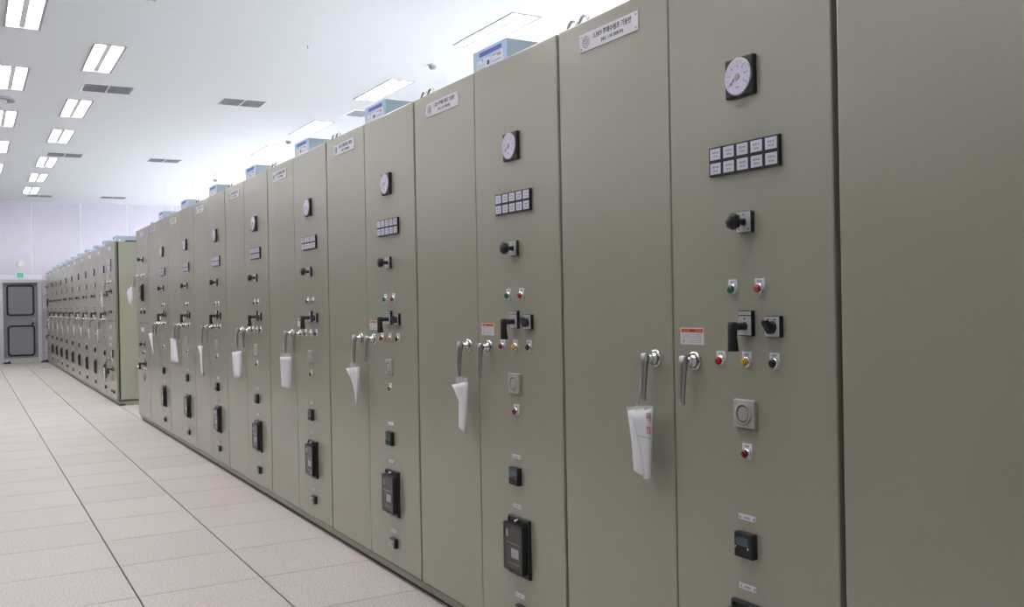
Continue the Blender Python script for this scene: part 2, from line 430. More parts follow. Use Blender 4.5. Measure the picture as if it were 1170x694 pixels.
# ================================================================== CEILING FIXTURES
lt = empty('ceiling_light', (0, 0, ZC))
hs = MB(); a, L_ = 0.30, 1.31; t_ = 0.004; dp = 0.055
for x0, x1, y0, y1 in ((0, t_, 0, L_), (a - t_, a, 0, L_), (t_, a - t_, 0, t_), (t_, a - t_, L_ - t_, L_)): hs.box(x0, x1, y0, y1, 0, dp, 'grey_metal')
hs.box(0, a, 0, L_, dp, dp + 0.004, 'white_metal'); hs.build('housing', lt)
rimb = MB()
for x0, x1, y0, y1 in ((-0.022, 0.002, -0.022, L_ + 0.022), (a - 0.002, a + 0.022, -0.022, L_ + 0.022), (0.002, a - 0.002, -0.022, 0.002), (0.002, a - 0.002, L_ - 0.002, L_ + 0.022)): rimb.box(x0, x1, y0, y1, -0.006, 0.0, 'rim')
rimb.build('rim', lt)
MB().box(a / 2 - 0.028, a / 2 + 0.028, t_, L_ - t_, 0.010, dp, 'rib').build('centre_rib', lt)
for x0 in (0.014, a / 2 + 0.038):
    tb = MB(); n = 6; w_ = 0.098; vs = []
    for y in (0.03, L_ - 0.03):
        for i in range(n + 1):
            q = math.pi * i / n; vs.append((x0 + w_ / 2 - w_ / 2 * math.cos(q), y, 0.045 - 0.030 * math.sin(q)))
    fs = [(i, i + 1, n + 2 + i, n + 1 + i) for i in range(n)] + [tuple(range(n + 1)), tuple(range(n + 1, 2 * n + 2))]
    tb.add(vs, fs, 'lamp').build('lamp', lt)
cmap = child_map()
WHERE = {'a': 'in the leftmost visible column', 'b': 'in the column over the aisle', 'c': 'in the column behind the cabinets', 'd': 'in the first added unseen column left of the aisle', 'e': 'in the second added unseen column left of the aisle', 'f': 'in the added unseen column along the left wall'}
FIRST = {'a': 2, 'b': 2, 'c': 1, 'd': 0}
first = True
for x0, x1, y0, y1, cn, j in LIGHTS:
    o = lt if first else copy_tree(lt, None, cmap); first = False
    o.location = (x0, y0, ZC)
    tag(o, 'recessed twin lamp ceiling light, %s from camera %s' % (ORD[j], WHERE[cn]), 'ceiling light', 'recessed ceiling lights')

VN = ['slotted air grille beside the aisle lights, nearest to the camera', 'slotted air grille in mid ceiling, nearest to the camera',
      'slotted air grille beside the aisle lights, halfway down the room', 'slotted air grille in mid ceiling, halfway down the room',
      'slotted air grille beside the aisle lights, next to the far wall', 'slotted air grille in mid ceiling, next to the far wall',
      'slotted air grille over the cabinet tops, partly hidden by a blue box']
for (x0, x1, y0, y1), lab in zip(VENTS, VN):
    v = empty('ceiling_vent', (x0, y0, ZC)); tag(v, lab, 'air vent', 'ceiling air grilles')
    a, L_ = x1 - x0, y1 - y0
    f = MB()
    for q in ((-0.025, 0.002, -0.025, L_ + 0.025), (a - 0.002, a + 0.025, -0.025, L_ + 0.025), (0.002, a - 0.002, -0.025, 0.002), (0.002, a - 0.002, L_ - 0.002, L_ + 0.025), (a / 2 - 0.008, a / 2 + 0.008, 0.002, L_ - 0.002)):
        f.box(*q, -0.004, 0.0, 'white_metal')
    f.build('frame', v)
    MB().box(0, a, 0, L_, 0.05, 0.056, 'vent_dark').build('duct_plate', v)
    g = MB()
    for k in range(24):
        x = 0.01 + (a - 0.02) * (k + 0.5) / 24
        g.box(x - 0.0055, x + 0.0055, 0.0, L_, -0.003, 0.012, 'vent_slat')
    for k in range(12):
        y = (k + 0.5) / 12 * L_; g.box(0.0, a, y - 0.005, y + 0.005, -0.0025, 0.010, 'vent_slat')
    tag(g.build('grille', v), kind='stuff')

def detector(x, y, lab, r=0.06):
    e = empty('smoke_detector', (x, y, ZC)); tag(e, lab, 'detector')
    n = 16
    for nm, prof, mm in (('base', [(0, r), (-0.014, r)], 'white_metal'), ('head', [(-0.014, r * 0.8), (-0.045, r * 0.62), (-0.055, r * 0.4)], 'grey_metal' if r < 0.1 else 'white_metal')):
        vs = [(q * math.cos(2 * math.pi * i / n), q * math.sin(2 * math.pi * i / n), d) for d, q in prof for i in range(n)]
        N = len(prof)
        fs = [(L * n + i, L * n + (i + 1) % n, (L + 1) * n + (i + 1) % n, (L + 1) * n + i) for L in range(N - 1) for i in range(n)] + [tuple(range((N - 1) * n, N * n)), tuple(range(n))]
        MB().add(vs, fs, mm).build(nm, e)
detector(4.98, 10.5, 'small round detector on the ceiling, nearest above the cabinets')
detector(4.98, 16.45, 'small round detector on the ceiling, middle one above the cabinets')
detector(4.98, 22.1, 'small round detector on the ceiling, farthest one above the cabinets')
e = empty('sprinkler_head', (3.37, 10.34, ZC)); tag(e, 'tiny sprinkler head alone in the open part of the ceiling', 'sprinkler')
for nm, r0, z0, z1 in (('rosette', 0.035, -0.006, 0.0), ('nozzle', 0.012, -0.04, -0.006)):
    n = 12; vs = [(r0 * math.cos(2 * math.pi * i / n), r0 * math.sin(2 * math.pi * i / n), z) for z in (z0, z1) for i in range(n)]
    MB().add(vs, [(i, (i + 1) % n, n + (i + 1) % n, n + i) for i in range(n)] + [tuple(range(n)), tuple(range(n, 2 * n))], 'chrome').build(nm, e)
e = empty('round_diffuser', (0.45, 14.72, ZC)); tag(e, 'round grey ceiling diffuser between the leftmost lights', 'diffuser')
n = 28
for nm, prof, mm in (('cone', [(0, 0.20), (-0.03, 0.195), (-0.03, 0.13), (-0.012, 0.10)], 'grey_metal'), ('cap', [(-0.012, 0.085), (-0.045, 0.10), (-0.05, 0.09)], 'white_metal')):
    vs = [(q * math.cos(2 * math.pi * i / n), q * math.sin(2 * math.pi * i / n), d) for d, q in prof for i in range(n)]; N = len(prof)
    MB().add(vs, [(L * n + i, L * n + (i + 1) % n, (L + 1) * n + (i + 1) % n, (L + 1) * n + i) for L in range(N - 1) for i in range(n)] + [tuple(range((N - 1) * n, N * n)), tuple(range(n))], mm).build(nm, e)

# ================================================================== CABINET PARTS (face space)
DEPTH = 1.7
def body_and_doors(root, width, seam, h0=0.066, two_tier=None):
    MB().box(0.03, DEPTH, 0.012, width - 0.010, 0.062, HT - 0.004, 'paint').build('body', root)
    ws = [(0.0105, seam - 0.0025), (seam + 0.0025, width - 0.0065)] if seam else [(0.0105, width - 0.0065)]
    zs = [(h0, HT)] if not two_tier else [(h0, two_tier - 0.004), (two_tier + 0.004, HT)]
    for a, b_ in ws:
        for z0, z1 in zs:
            MB().bbox(a, b_, z0, z1, -0.03, 0.0, 'paint', r=0.004, n=2).build('door', root)
def plate_print(mb, w0, w1, z, hgt, d, m, n):
    """a row of small print blocks, illegible at this size"""
    rr = random.Random(int((w0 * 7919 + z * 104729) * 1000)); x = w0
    for k in range(n):
        L = (w1 - w0) / n; mb.fbox(x + L * 0.08, x + L * (0.7 + 0.2 * rr.random()), z - hgt / 2, z + hgt / 2, d, d + 0.0003, m); x += L
def nameplate(root, w0=0.803, w1=1.137, z0=2.270, z1=2.332):
    p = MB(); p.fbox(w0, w1, z0, z1, 0.0, 0.003, 'white_plate'); o = p.build('nameplate', root)
    for w in (w0 + 0.012, w1 - 0.012):
        for z in (z0 + 0.010, z1 - 0.010): MB().disc(w, z, [(0.003, 0.0036), (0.0045, 0.003)], 'grey_metal', 8).build('screw', o)
    e = MB(); wc, zc = w1 - 0.040, (z0 + z1) / 2
    e.ring(wc, zc, 0.003, 0.0034, 0.0185, 0.0205, 'ink', 20)
    hexa = [(wc + 0.013 * math.cos(math.radians(60 * k)), zc + 0.013 * math.sin(math.radians(60 * k))) for k in range(6)]
    for k in range(6):
        a, b_ = hexa[k], hexa[(k + 1) % 6]; e.tube([(-0.0032, *a), (-0.0032, *b_)], 0.0009, 'ink', 4)
    for k in (-0.004, 0.004): plate_print(e, wc - 0.006, wc + 0.006, zc + k, 0.004, 0.003, 'ink', 2)
    e.build('emblem', o)
    return o
def gauge(root, w=0.341, z=2.018):
    o = MB().bbox(w - 0.055, w + 0.055, z - 0.055, z + 0.055, 0, 0.015, 'black', r=0.004).build('panel_meter', root)
    MB().disc(w, z, [(0.014, 0.0525), (0.0180, 0.0525), (0.0195, 0.0505), (0.0195, 0.049)], 'dull_chrome', 28).build('bezel', o)
    d = MB(); d.disc(w, z, [(0.0190, 0.049), (0.0198, 0.049)], 'dial_white', 28)
    for k in range(13):
        a = math.radians(-30 + 240 * k / 12); r0, r1 = (0.037, 0.043) if k % 2 == 0 else (0.040, 0.043)
        d.tube([(-0.0200, w + r0 * math.cos(a), z + r0 * math.sin(a)), (-0.0200, w + r1 * math.cos(a), z + r1 * math.sin(a))], 0.0007, 'ink', 4)
        if k % 2 == 0: d.fbox(w + 0.030 * math.cos(a) - 0.003, w + 0.030 * math.cos(a) + 0.003, z + 0.030 * math.sin(a) - 0.002, z + 0.030 * math.sin(a) + 0.002, 0.0198, 0.0201, 'ink_light')
    d.fbox(w - 0.006, w + 0.006, z - 0.031, z - 0.027, 0.0198, 0.0201, 'ink_light')
    d.build('dial', o)
    nd = MB(); nd.disc(w, z, [(0.0198, 0.010), (0.0209, 0.009)], 'buzzer', 14)
    nd.poly([(w + 0.010, z - 0.004), (w + 0.026, z - 0.022), (w + 0.0275, z - 0.0205), (w + 0.012, z - 0.002)], 0.0202, 0.0208, 'ink'); nd.build('needle', o)
def annunciator(root, w0=0.200, w1=0.472, z0=1.755, z1=1.838):
    o = MB().fbox(w0, w1, z0, z1, 0, 0.010, 'black').build('annunciator', root)
    cw, cz = (w1 - w0) / 5, (z1 - z0) / 2
    for i in range(5):
        for j in range(2):
            a, c_ = w0 + cw * i, z0 + cz * j
            p = MB(); p.fbox(a + 0.006, a + cw - 0.006, c_ + 0.0055, c_ + cz - 0.0045, 0.010, 0.0112, 'window_white')
            plate_print(p, a + 0.014, a + cw - 0.014, c_ + cz * 0.62, 0.0055, 0.0112, 'ink_light', 3)
            plate_print(p, a + 0.017, a + cw - 0.017, c_ + cz * 0.36, 0.0050, 0.0112, 'ink_light', 2)
            p.build('window', o)
def knob_switch(root, w=0.3335, z=1.615):
    o = MB().bbox(w - 0.0285, w + 0.0285, z - 0.030, z + 0.030, 0, 0.012, 'black', r=0.003).build('knob_switch', root)
    p = MB().fbox(w - 0.0265, w + 0.0265, z - 0.028, z + 0.028, 0.012, 0.0128, 'silver_plate')
    for dw, dz in ((-0.018, -0.02), (0.018, -0.02), (0, 0.02)): p.fbox(w + dw - 0.003, w + dw + 0.003, z + dz - 0.002, z + dz + 0.002, 0.0128, 0.0131, 'ink')
    p.build('face_plate', o)
    k = MB(); k.disc(w, z, [(0.0128, 0.011), (0.02, 0.0085), (0.04, 0.0085)], 'black', 14)
    n = 32; prof = [(0.038, 0.016), (0.042, 0.0215), (0.055, 0.0225), (0.062, 0.019), (0.065, 0.010)]; vs = []
    for d, r in prof:
        for i in range(n):
            a = 2 * math.pi * i / n; q = r * (1 + 0.07 * math.cos(8 * a)); vs.append((-d, w + q * math.cos(a), z + q * math.sin(a)))
    fs = [(L * n + i, L * n + (i + 1) % n, (L + 1) * n + (i + 1) % n, (L + 1) * n + i) for L in range(4) for i in range(n)] + [tuple(range(4 * n, 5 * n)), tuple(reversed(range(n)))]
    k.add(vs, fs, 'black', True).build('knob', o)
def button(root, name, w, z1, colour, ink=('ink_light',), label=None):
    """tag plate with rounded lower end, bezel and coloured button; z1 = plate top"""
    hw, hgt = 0.018, 0.046
    zc = z1 - hgt + hw
    pts = [(w - hw, z1), (w + hw, z1)] + [(w + hw * math.cos(a), zc + hw * math.sin(a)) for a in [-math.pi * k / 10 for k in range(11)]]
    o = MB().poly(pts[::-1], 0, 0.002, 'white_plate').build(name, root)
    if label: o['label'] = label
    pr = MB()
    n = len(ink)
    for k, c in enumerate(ink):
        a0 = w + 0.010 - 0.020 * k / n; pr.fbox(a0 - 0.020 / n + 0.002, a0, z1 - 0.010, z1 - 0.005, 0.002, 0.0024, c)
    pr.build('print', o)
    MB().disc(w, zc, [(0.002, 0.0165), (0.006, 0.0165), (0.0085, 0.0135), (0.010, 0.0125)], 'chrome', 18).build('bezel', o)
    MB().disc(w, zc, [(0.008, 0.0112), (0.014, 0.0112), (0.0165, 0.0095), (0.0175, 0.005)], colour, 16).build('cap', o)
def pistol_switch(root, w=0.336, z=1.298):
    o = MB().bbox(w - 0.0275, w + 0.0275, z, z + 0.071, 0, 0.012, 'black', r=0.003).build('pistol_grip_switch', root)
    p = MB(); p.fbox(w - 0.0245, w + 0.0245, z + 0.003, z + 0.056, 0.012, 0.0128, 'silver_plate'); p.fbox(w - 0.0245, w + 0.0245, z + 0.059, z + 0.068, 0.012, 0.0128, 'silver_plate')
    plate_print(p, w - 0.015, w + 0.015, z + 0.0635, 0.004, 0.0128, 'ink_light', 3)
    p.disc(w, z + 0.048, [(0.0128, 0.003), (0.0134, 0.003)], 'ink', 10)
    for dw in (-0.014, 0.014): p.fbox(w + dw - 0.0015, w + dw + 0.0015, z + 0.038, z + 0.047, 0.0128, 0.0131, 'ink_light')
    p.build('face_plate', o)
    h = MB(); zc = z + 0.028
    h.disc(w, zc, [(0.0128, 0.012), (0.018, 0.0105), (0.062, 0.0105)], 'black_matte', 14)
    h.tube([(-0.058, w, zc + 0.012), (-0.058, w, zc - 0.004), (-0.058, w, zc - 0.03), (-0.056, w, zc - 0.066), (-0.056, w, zc - 0.068)], [0.0115, 0.0130, 0.0128, 0.0155, 0.0150], 'black_matte', 10)
    h.build('grip', o)
def selector_switch(root, w=0.2335, z=1.326, tilt=-36):
    o = MB().bbox(w - 0.0285, w + 0.0285, z - 0.029, z + 0.029, 0, 0.012, 'black', r=0.003).build('selector_switch', root)
    p = MB().fbox(w - 0.0262, w + 0.0262, z - 0.0268, z + 0.0268, 0.012, 0.0128, 'silver_plate')
    for dw in (-0.012, 0.014): p.fbox(w + dw - 0.0035, w + dw + 0.0035, z + 0.017, z + 0.0205, 0.0128, 0.0131, 'ink')
    p.build('face_plate', o)
    k = MB(); k.disc(w, z - 0.002, [(0.0128, 0.0175), (0.019, 0.0165), (0.020, 0.015)], 'black', 20)
    a = math.radians(tilt); ca, sa = math.cos(a), math.sin(a)
    def rot(u, v): return (w + u * ca - v * sa, z - 0.002 + u * sa + v * ca)
    k.poly([rot(u, v) for u, v in ((-0.0065, -0.016), (0.0065, -0.016), (0.0065, 0.019), (0, 0.023), (-0.0065, 0.019))], 0.019, 0.036, 'black'); k.build('knob', o)
def sticker(root, w0=0.518, w1=0.624, z0=1.267, z1=1.3175):
    o = MB().fbox(w0, w1, z0, z1, 0, 0.0006, 'sticker_white').build('caution_sticker', root)
    h = MB().fbox(w0 + 0.004, w1 - 0.004, z1 - 0.014, z1 - 0.003, 0.0006, 0.0009, 'orange')
    plate_print(h, (w0 + w1) / 2 - 0.012, (w0 + w1) / 2 + 0.012, z1 - 0.0085, 0.006, 0.0009, 'ink', 2); h.build('header', o)
    p = MB()
    for k in range(3): plate_print(p, w0 + 0.010, w1 - 0.008, z1 - 0.0195 - 0.0055 * k, 0.002, 0.0006, 'ink_blue' if k != 2 else 'ink_light', 8 - k)
    for k in range(2): plate_print(p, w0 + 0.010, w1 - 0.028, z0 + 0.013 - 0.0055 * k, 0.002, 0.0006, 'ink_light', 6)
    p.fbox(w1 - 0.020, w1 - 0.011, z0 + 0.006, z0 + 0.015, 0.0006, 0.0009, 'ink_light'); p.build('print', o)
def handle(root, w, z=1.219):
    o = MB().disc(w, z, [(0.0, 0.0285), (0.004, 0.0285), (0.007, 0.0255), (0.008, 0.021), (0.011, 0.020), (0.014, 0.0165), (0.022, 0.0125), (0.034, 0.0115)], 'chrome', 24).build('door_handle', root)
    MB().ring(w, z, 0.0075, 0.0118, 0.0205, 0.0225, 'buzzer_groove', 24).build('groove', o)
    L = MB(); secs = [(0.018, 0.0085, 0.036, 0.050), (0.014, 0.0130, 0.033, 0.055), (-0.010, 0.0128, 0.033, 0.056), (-0.035, 0.0112, 0.038, 0.056), (-0.115, 0.0085, 0.042, 0.055), (-0.127, 0.0088, 0.041, 0.057), (-0.130, 0.006, 0.044, 0.054)]
    vs = []; n = 10
    for dz, hw, d0, d1 in secs:
        for i in range(n):
            a = 2 * math.pi * i / n; ca, sa = math.cos(a), math.sin(a)
            q = lambda t: math.copysign(abs(t) ** 0.6, t)
            vs.append((-((d0 + d1) / 2 + (d1 - d0) / 2 * q(sa)), w + 0.004 * (-dz / 0.13) + hw * q(ca), z + dz))
    N = len(secs); fs = [(l * n + i, l * n + (i + 1) % n, (l + 1) * n + (i + 1) % n, (l + 1) * n + i) for l in range(N - 1) for i in range(n)] + [tuple(range(n)), tuple(reversed(range((N - 1) * n, N * n)))]
    L.add(vs, fs, 'dull_chrome', True).build('lever', o)
def buzzer(root, w=0.3465, z=1.081, s=0.0415):
    o = MB().bbox(w - s, w + s, z - s + 0.002, z + s - 0.002, 0, 0.013, 'buzzer', r=0.003).build('buzzer', root)
    MB().ring(w, z, 0.013, 0.0165, 0.0245, 0.030, 'buzzer', 24).build('ring', o)
    MB().ring(w, z, 0.013, 0.0138, 0.0205, 0.0245, 'buzzer_groove', 24).build('groove', o)
    MB().disc(w, z, [(0.013, 0.0205), (0.0155, 0.0205), (0.0165, 0.018)], 'buzzer', 20).build('membrane', o)
def small_label(root, w0, w1, z0, z1):
    o = MB().fbox(w0, w1, z0, z1, 0, 0.002, 'white_plate').build('label_plate', root)
    p = MB(); plate_print(p, (w0 + w1) / 2 - 0.012, (w0 + w1) / 2 + 0.012, (z0 + z1) / 2, (z1 - z0) * 0.4, 0.002, 'ink_light', 4); p.build('print', o)
    for w in (w0 + 0.007, w1 - 0.007): MB().disc(w, (z0 + z1) / 2, [(0.002, 0.0038), (0.003, 0.003)], 'grey_metal', 8).build('screw', o)
def meter(root, w=0.350, z=0.714):
    o = MB().bbox(w - 0.0355, w + 0.0355, z - 0.035, z + 0.035, 0, 0.020, 'black', r=0.003).build('digital_meter', root)
    MB().fbox(w - 0.021, w + 0.026, z - 0.001, z + 0.022, 0.020, 0.0206, 'lcd').build('screen', o)
    MB().fbox(w - 0.031, w + 0.031, z - 0.031, z - 0.010, 0.020, 0.0212, 'black_matte').build('flap', o)
    for dw in (-0.021, 0.028): MB().disc(w + dw, z - 0.006, [(0.020, 0.0035), (0.0225, 0.003)], 'chrome', 10).build('key', o)
def relay(root, w0=0.250, w1=0.412, z0=0.322, z1=0.553):
    o = MB().bbox(w0, w1, z0, z1, 0, 0.013, 'black', r=0.004).build('protection_relay', root)
    a, b_, c_, d_ = w0 + 0.014, w1 - 0.002, z0 + 0.020, z1 - 0.024
    fr = MB(); t_ = 0.010
    fr.fbox(a, b_, c_, d_, 0.013, 0.030, 'black')
    for q in ((a, a + t_, c_, d_), (b_ - t_, b_, c_, d_), (a + t_, b_ - t_, c_, c_ + t_), (a + t_, b_ - t_, d_ - t_, d_)): fr.fbox(*q, 0.030, 0.0345, 'black')
    fr.build('case', o)
    p = MB(); p.fbox(a + t_, b_ - t_, c_ + t_, d_ - t_, 0.030, 0.0335, 'relay_glass')
    p.build('window', o)
    q = MB(); wm = (a + b_) / 2
    q.fbox(wm - 0.044, wm + 0.012, c_ + 0.055, c_ + 0.092, 0.0335, 0.0341, 'silver_plate')
    for k in range(3): plate_print(q, wm - 0.040, wm + 0.008, c_ + 0.064 + 0.010 * k, 0.003, 0.0341, 'ink_light', 4)
    q.fbox(wm + 0.036, wm + 0.050, d_ - 0.055, d_ - 0.026, 0.0335, 0.0341, 'relay_inner'); q.fbox(wm - 0.05, wm + 0.05, d_ - 0.078, d_ - 0.075, 0.0335, 0.0340, 'relay_inner')
    q.fbox(wm - 0.05, wm + 0.03, c_ + 0.030, c_ + 0.033, 0.0335, 0.0340, 'relay_inner'); q.build('rating_label', o)
    for w, z in ((wm - 0.010, z1 - 0.011), (wm - 0.010, z0 + 0.010)): MB().disc(w, z, [(0.013, 0.0075), (0.020, 0.0075), (0.024, 0.005), (0.030, 0.0045)], 'dull_chrome', 10).build('screw', o)
    for w in (a + 0.010, b_ - 0.012): MB().disc(w, z1 - 0.012, [(0.013, 0.006), (0.019, 0.005)], 'black_matte', 8).build('nut', o)
def test_block(root, w0=0.288, w1=0.356, z0=0.160, z1=0.208):
    o = MB().bbox(w0, w1, z0, z1, 0, 0.018, 'black', r=0.003).build('test_block', root)
    MB().fbox(w0 + 0.008, w1 - 0.006, z0 + 0.006, z1 - 0.008, 0.018, 0.024, 'relay_inner').build('cover', o)
    MB().disc((w0 + w1) / 2, (z0 + z1) / 2, [(0.024, 0.008), (0.030, 0.007)], 'silver_plate', 12).build('cap', o)

def cabinet_a():
    r = empty('starter_cabinet', (X0, 0, 0))
    body_and_doors(r, W, 0.659)
    nameplate(r); gauge(r); annunciator(r); knob_switch(r)
    button(r, 'signal_lamp', 0.391, 1.457, 'green', label='green signal lamp'); button(r, 'signal_lamp', 0.287, 1.457, 'red', label='red signal lamp')
    pistol_switch(r); selector_switch(r); sticker(r)
    handle(r, 0.745); handle(r, 0.560)
    button(r, 'push_button', 0.4455, 1.253, 'red', ('exit_green', 'print_red'), 'red push button'); button(r, 'push_button', 0.341, 1.254, 'yellow', ('ink_blue',), 'yellow push button')
    button(r, 'push_button', 0.236, 1.255, 'black', ('ink_light',), 'black push button')
    buzzer(r); button(r, 'push_button', 0.346, 0.998, 'dark_red', ('ink_light',), 'dark red push button under the buzzer')
    small_label(r, 0.318, 0.384, 0.781, 0.797); meter(r); small_label(r, 0.320, 0.386, 0.586, 0.602); relay(r)
    small_label(r, 0.306, 0.374, 0.233, 0.249); test_block(r)
    return r
A = cabinet_a()
cmap = child_map()
cabs = []
ya = [YB0 - W + 0.0175] + [YB0 + W * k for k in range(8)]
yb = [15.70 + W * k for k in range(9)]
for i, y in enumerate(ya):
    o = A if i == 0 else copy_tree(A, None, cmap)
    o.location = (X0, y, 0); cabs.append((o, y))
    if i == 0: lab = 'grey green cabinet filling the right edge of the picture, only its plain door in view'
    else: lab = 'grey green pump starter cabinet, %s counted from the right, nameplate reading NO. %d' % (['', 'first with instruments', *ORD[1:]][i], i)
    tag(o, lab, 'cabinet', 'pump starter cabinets of the front row')
for i, y in enumerate(yb):
    o = copy_tree(A, None, cmap); o.location = (X0, y, 0); cabs.append((o, y))
    tag(o, 'grey green starter cabinet in the far row, %s of the nine alike there' % ORD[i], 'cabinet', 'starter cabinets of the far row')
# the joint right of the first instrumented cabinet is wider than the others
d0 = min((c for c in cabs[1][0].children if c.name.startswith('door') and 'handle' not in c.name), key=lambda c: min(v.co.y for v in c.data.vertices))
d0.data = MB().bbox(0.029, 0.659 - 0.0025, 0.066, HT, -0.03, 0.0, 'paint', r=0.004, n=2).mesh('door')
bd = next(c for c in cabs[1][0].children if c.name.startswith('body'))
bd.data = MB().box(0.03, DEPTH, 0.031, W - 0.010, 0.062, HT - 0.004, 'paint').mesh('body')
# lettering on the front row plates
for i, (o, y) in enumerate(cabs[:9]):
    pl = next(c for c in o.children if c.name.startswith('nameplate'))
    text('3.3KV 주배수펌프 기동반', 0.0230, 'ink', 0.945, 2.3115, 0.0032, pl, squeeze=0.90)
    if i: text('(NO. %d W 500KW)' % i, 0.0165, 'ink', 0.945, 2.2875, 0.0032, pl, squeeze=0.95)

# ---- two-tier end cabinets
WB = 0.905
def cabinet_b(y, lab, kind):
    r = empty('two_tier_cabinet', (X0, y, 0)); tag(r, lab, 'cabinet')
    body_and_doors(r, WB, None, two_tier=1.222)
    if kind == 1:
        nameplate(r, 0.32, 0.62, 2.272, 2.334)
        knob_switch(r, 0.40, 1.995); handle(r, 0.79, 1.80)
        for k, c in enumerate(('green', 'red', 'yellow')): button(r, 'signal_lamp', 0.27 + 0.11 * k, 1.822, c, label='%s signal lamp' % c)
        relay(r, 0.37, 0.50, 1.485, 1.697)
        for w in (0.32, 0.55): small_label(r, w - 0.033, w + 0.033, 1.385, 1.400); test_block(r, w - 0.03, w + 0.03, 1.335, 1.375)
        small_label(r, 0.40, 0.60, 1.112, 1.166); knob_switch(r, 0.36, 0.967)
        for w in (0.33, 0.44): button(r, 'signal_lamp', w, 0.885, 'green' if w > 0.4 else 'red')
        pistol_switch(r, 0.40, 0.70); selector_switch(r, 0.29, 0.73); handle(r, 0.79, 0.665)
        for k, c in enumerate(('red', 'yellow', 'black')): button(r, 'push_button', 0.27 + 0.11 * k, 0.68, c)
        buzzer(r, 0.40, 0.56)
    else:
        nameplate(r, 0.40, 0.70, 2.262, 2.324)
        annunciator(r, 0.40, 0.70, 1.96, 2.14); buzzer(r, 0.52, 1.885, 0.03)
        for k, c in enumerate(('green', 'red')): button(r, 'signal_lamp', 0.40 + 0.12 * k, 1.822, c)
        handle(r, 0.76, 1.80); pistol_switch(r, 0.50, 1.63); selector_switch(r, 0.38, 1.66)
        for k, c in enumerate(('red', 'yellow', 'black')): button(r, 'push_button', 0.36 + 0.10 * k, 1.612, c)
        for w in (0.40, 0.62): test_block(r, w - 0.03, w + 0.03, 1.335, 1.375)
        small_label(r, 0.44, 0.70, 1.095, 1.160); sticker(r, 0.46, 0.74, 0.934, 0.988); small_label(r, 0.48, 0.70, 0.842, 0.893)
        gauge(r, 0.38, 0.735)
        for w in (0.40, 0.52): button(r, 'signal_lamp', w, 0.66, 'green' if w > 0.5 else 'red')
        handle(r, 0.76, 0.64); pistol_switch(r, 0.47, 0.475); selector_switch(r, 0.36, 0.505); buzzer(r, 0.42, 0.37)
        for w in (0.28, 0.46): test_block(r, w - 0.03, w + 0.03, 0.155, 0.195)
    return r
YE1 = YB0 + 8 * W
cabinet_b(YE1, 'two tier grey green cabinet closing the front row, before the gap', 1)
b2 = cabinet_b(14.795, 'two tier grey green cabinet opening the far row beside the gap', 2)
cabinet_b(15.70 + 9 * W, 'two tier grey green cabinet at the end of the far row by the door', 1)
# end panel of the far row, facing the viewer
MB().box(0.0, 0.03, -0.012, 0.006, 0.062, HT - 0.004, 'paint').build('corner_post', b2)
MB().box(0.031, 0.044, -0.045, 0.010, 0.075, HT - 0.012, 'rubber').build('groove_shade', b2)  # dark strip standing in for the shade in the corner groove
MB().box(0.045, DEPTH, -0.075, 0.004, 0.082, HT - 0.01, 'paint').build('end_panel', b2)

# ---- channel bases the cabinets stand on
BASES = [(-1.0, 0.262), (0.266, 4.107), (4.112, 7.855), (7.860, YE1 + WB - 0.06)]
BL = ['dark steel base channel under the picture edge cabinet', 'dark steel base channel under the nearest starter cabinets', 'dark steel base channel under the middle starter cabinets', 'dark steel base channel under the far end of the front row']
for (y0, y1), lab in list(zip(BASES, BL))[1:] + [((14.705, 15.70 + 9 * W + WB), 'dark steel base channel under the whole far row of cabinets')]:
    e = empty('base_channel', (X0, y0, 0)); tag(e, lab, 'base channel')
    L = y1 - y0
    MB().box(0.012, 0.10, 0, L, 0.024, 0.060, 'base_paint').build('front_channel', e)
    MB().box(0.030, 0.10, 0.002, L - 0.002, 0.0, 0.024, 'rubber').build('shade_strip', e)  # black strip painting the shadowed gap between channel and floor
    MB().box(1.5, 1.6, 0, L, 0.0, 0.060, 'base_paint').build('rear_channel', e)
    MB().box(0.10, 1.5, 0, 0.06, 0.0, 0.060, 'base_paint').build('end_channel', e)
    MB().box(0.004, 0.10, 0, L, 0.052, 0.0615, 'base_paint').build('top_flange', e)

# ---- lifting eyes and blue boxes on the cabinet tops
def arc(mb, y, r, x, z, rt):
    mb.tube([(x, y + r * math.cos(math.pi * k / 10), z + r * 1.05 * math.sin(math.pi * k / 10)) for k in range(11)], rt, 'chrome', 8)
for n, (o, y) in enumerate(cabs):
    if n == 0: continue
    for w in (1.236, 1.163):
        e = MB(); arc(e, w, 0.030, 0.036, HT + 0.008, 0.0066)
        for q in (-0.03, 0.03): e.tube([(0.036, w + q, HT - 0.006), (0.036, w + q, HT + 0.009)], 0.0066, 'chrome')
        e.build('lifting_eye', o)
bx = empty('top_box', (0, 0, 0))
MB().box(0.006, 0.62, 0, 0.281, 0, 0.100, 'box_teal').build('case', bx)
fr = MB().box(0, 0.006, 0, 0.281, 0, 0.100, 'box_front').build('front_cover', bx)
p = MB(); p.box(-0.0008, 0, 0.035, 0.225, 0.070, 0.088, 'box_blue').build('title_strip', bx)
p = MB(); p.box(-0.0006, 0, 0.018, 0.120, 0.010, 0.064, 'box_white'); p.box(-0.0006, 0, 0.128, 0.250, 0.004, 0.056, 'box_white'); p.build('print_field', bx)
p = MB()
for k in range(4):
    p.box(-0.001, -0.0006, 0.180 + 0.017 * k, 0.186 + 0.017 * k, 0.030, 0.037, 'print_red'); p.box(-0.001, -0.0006, 0.180 + 0.017 * k, 0.185 + 0.017 * k, 0.014, 0.021, 'ink')
p.box(-0.001, -0.0006, 0.138, 0.158, 0.026, 0.044, 'ink'); p.box(-0.001, -0.0006, 0.192, 0.200, 0.046, 0.056, 'ink_light')
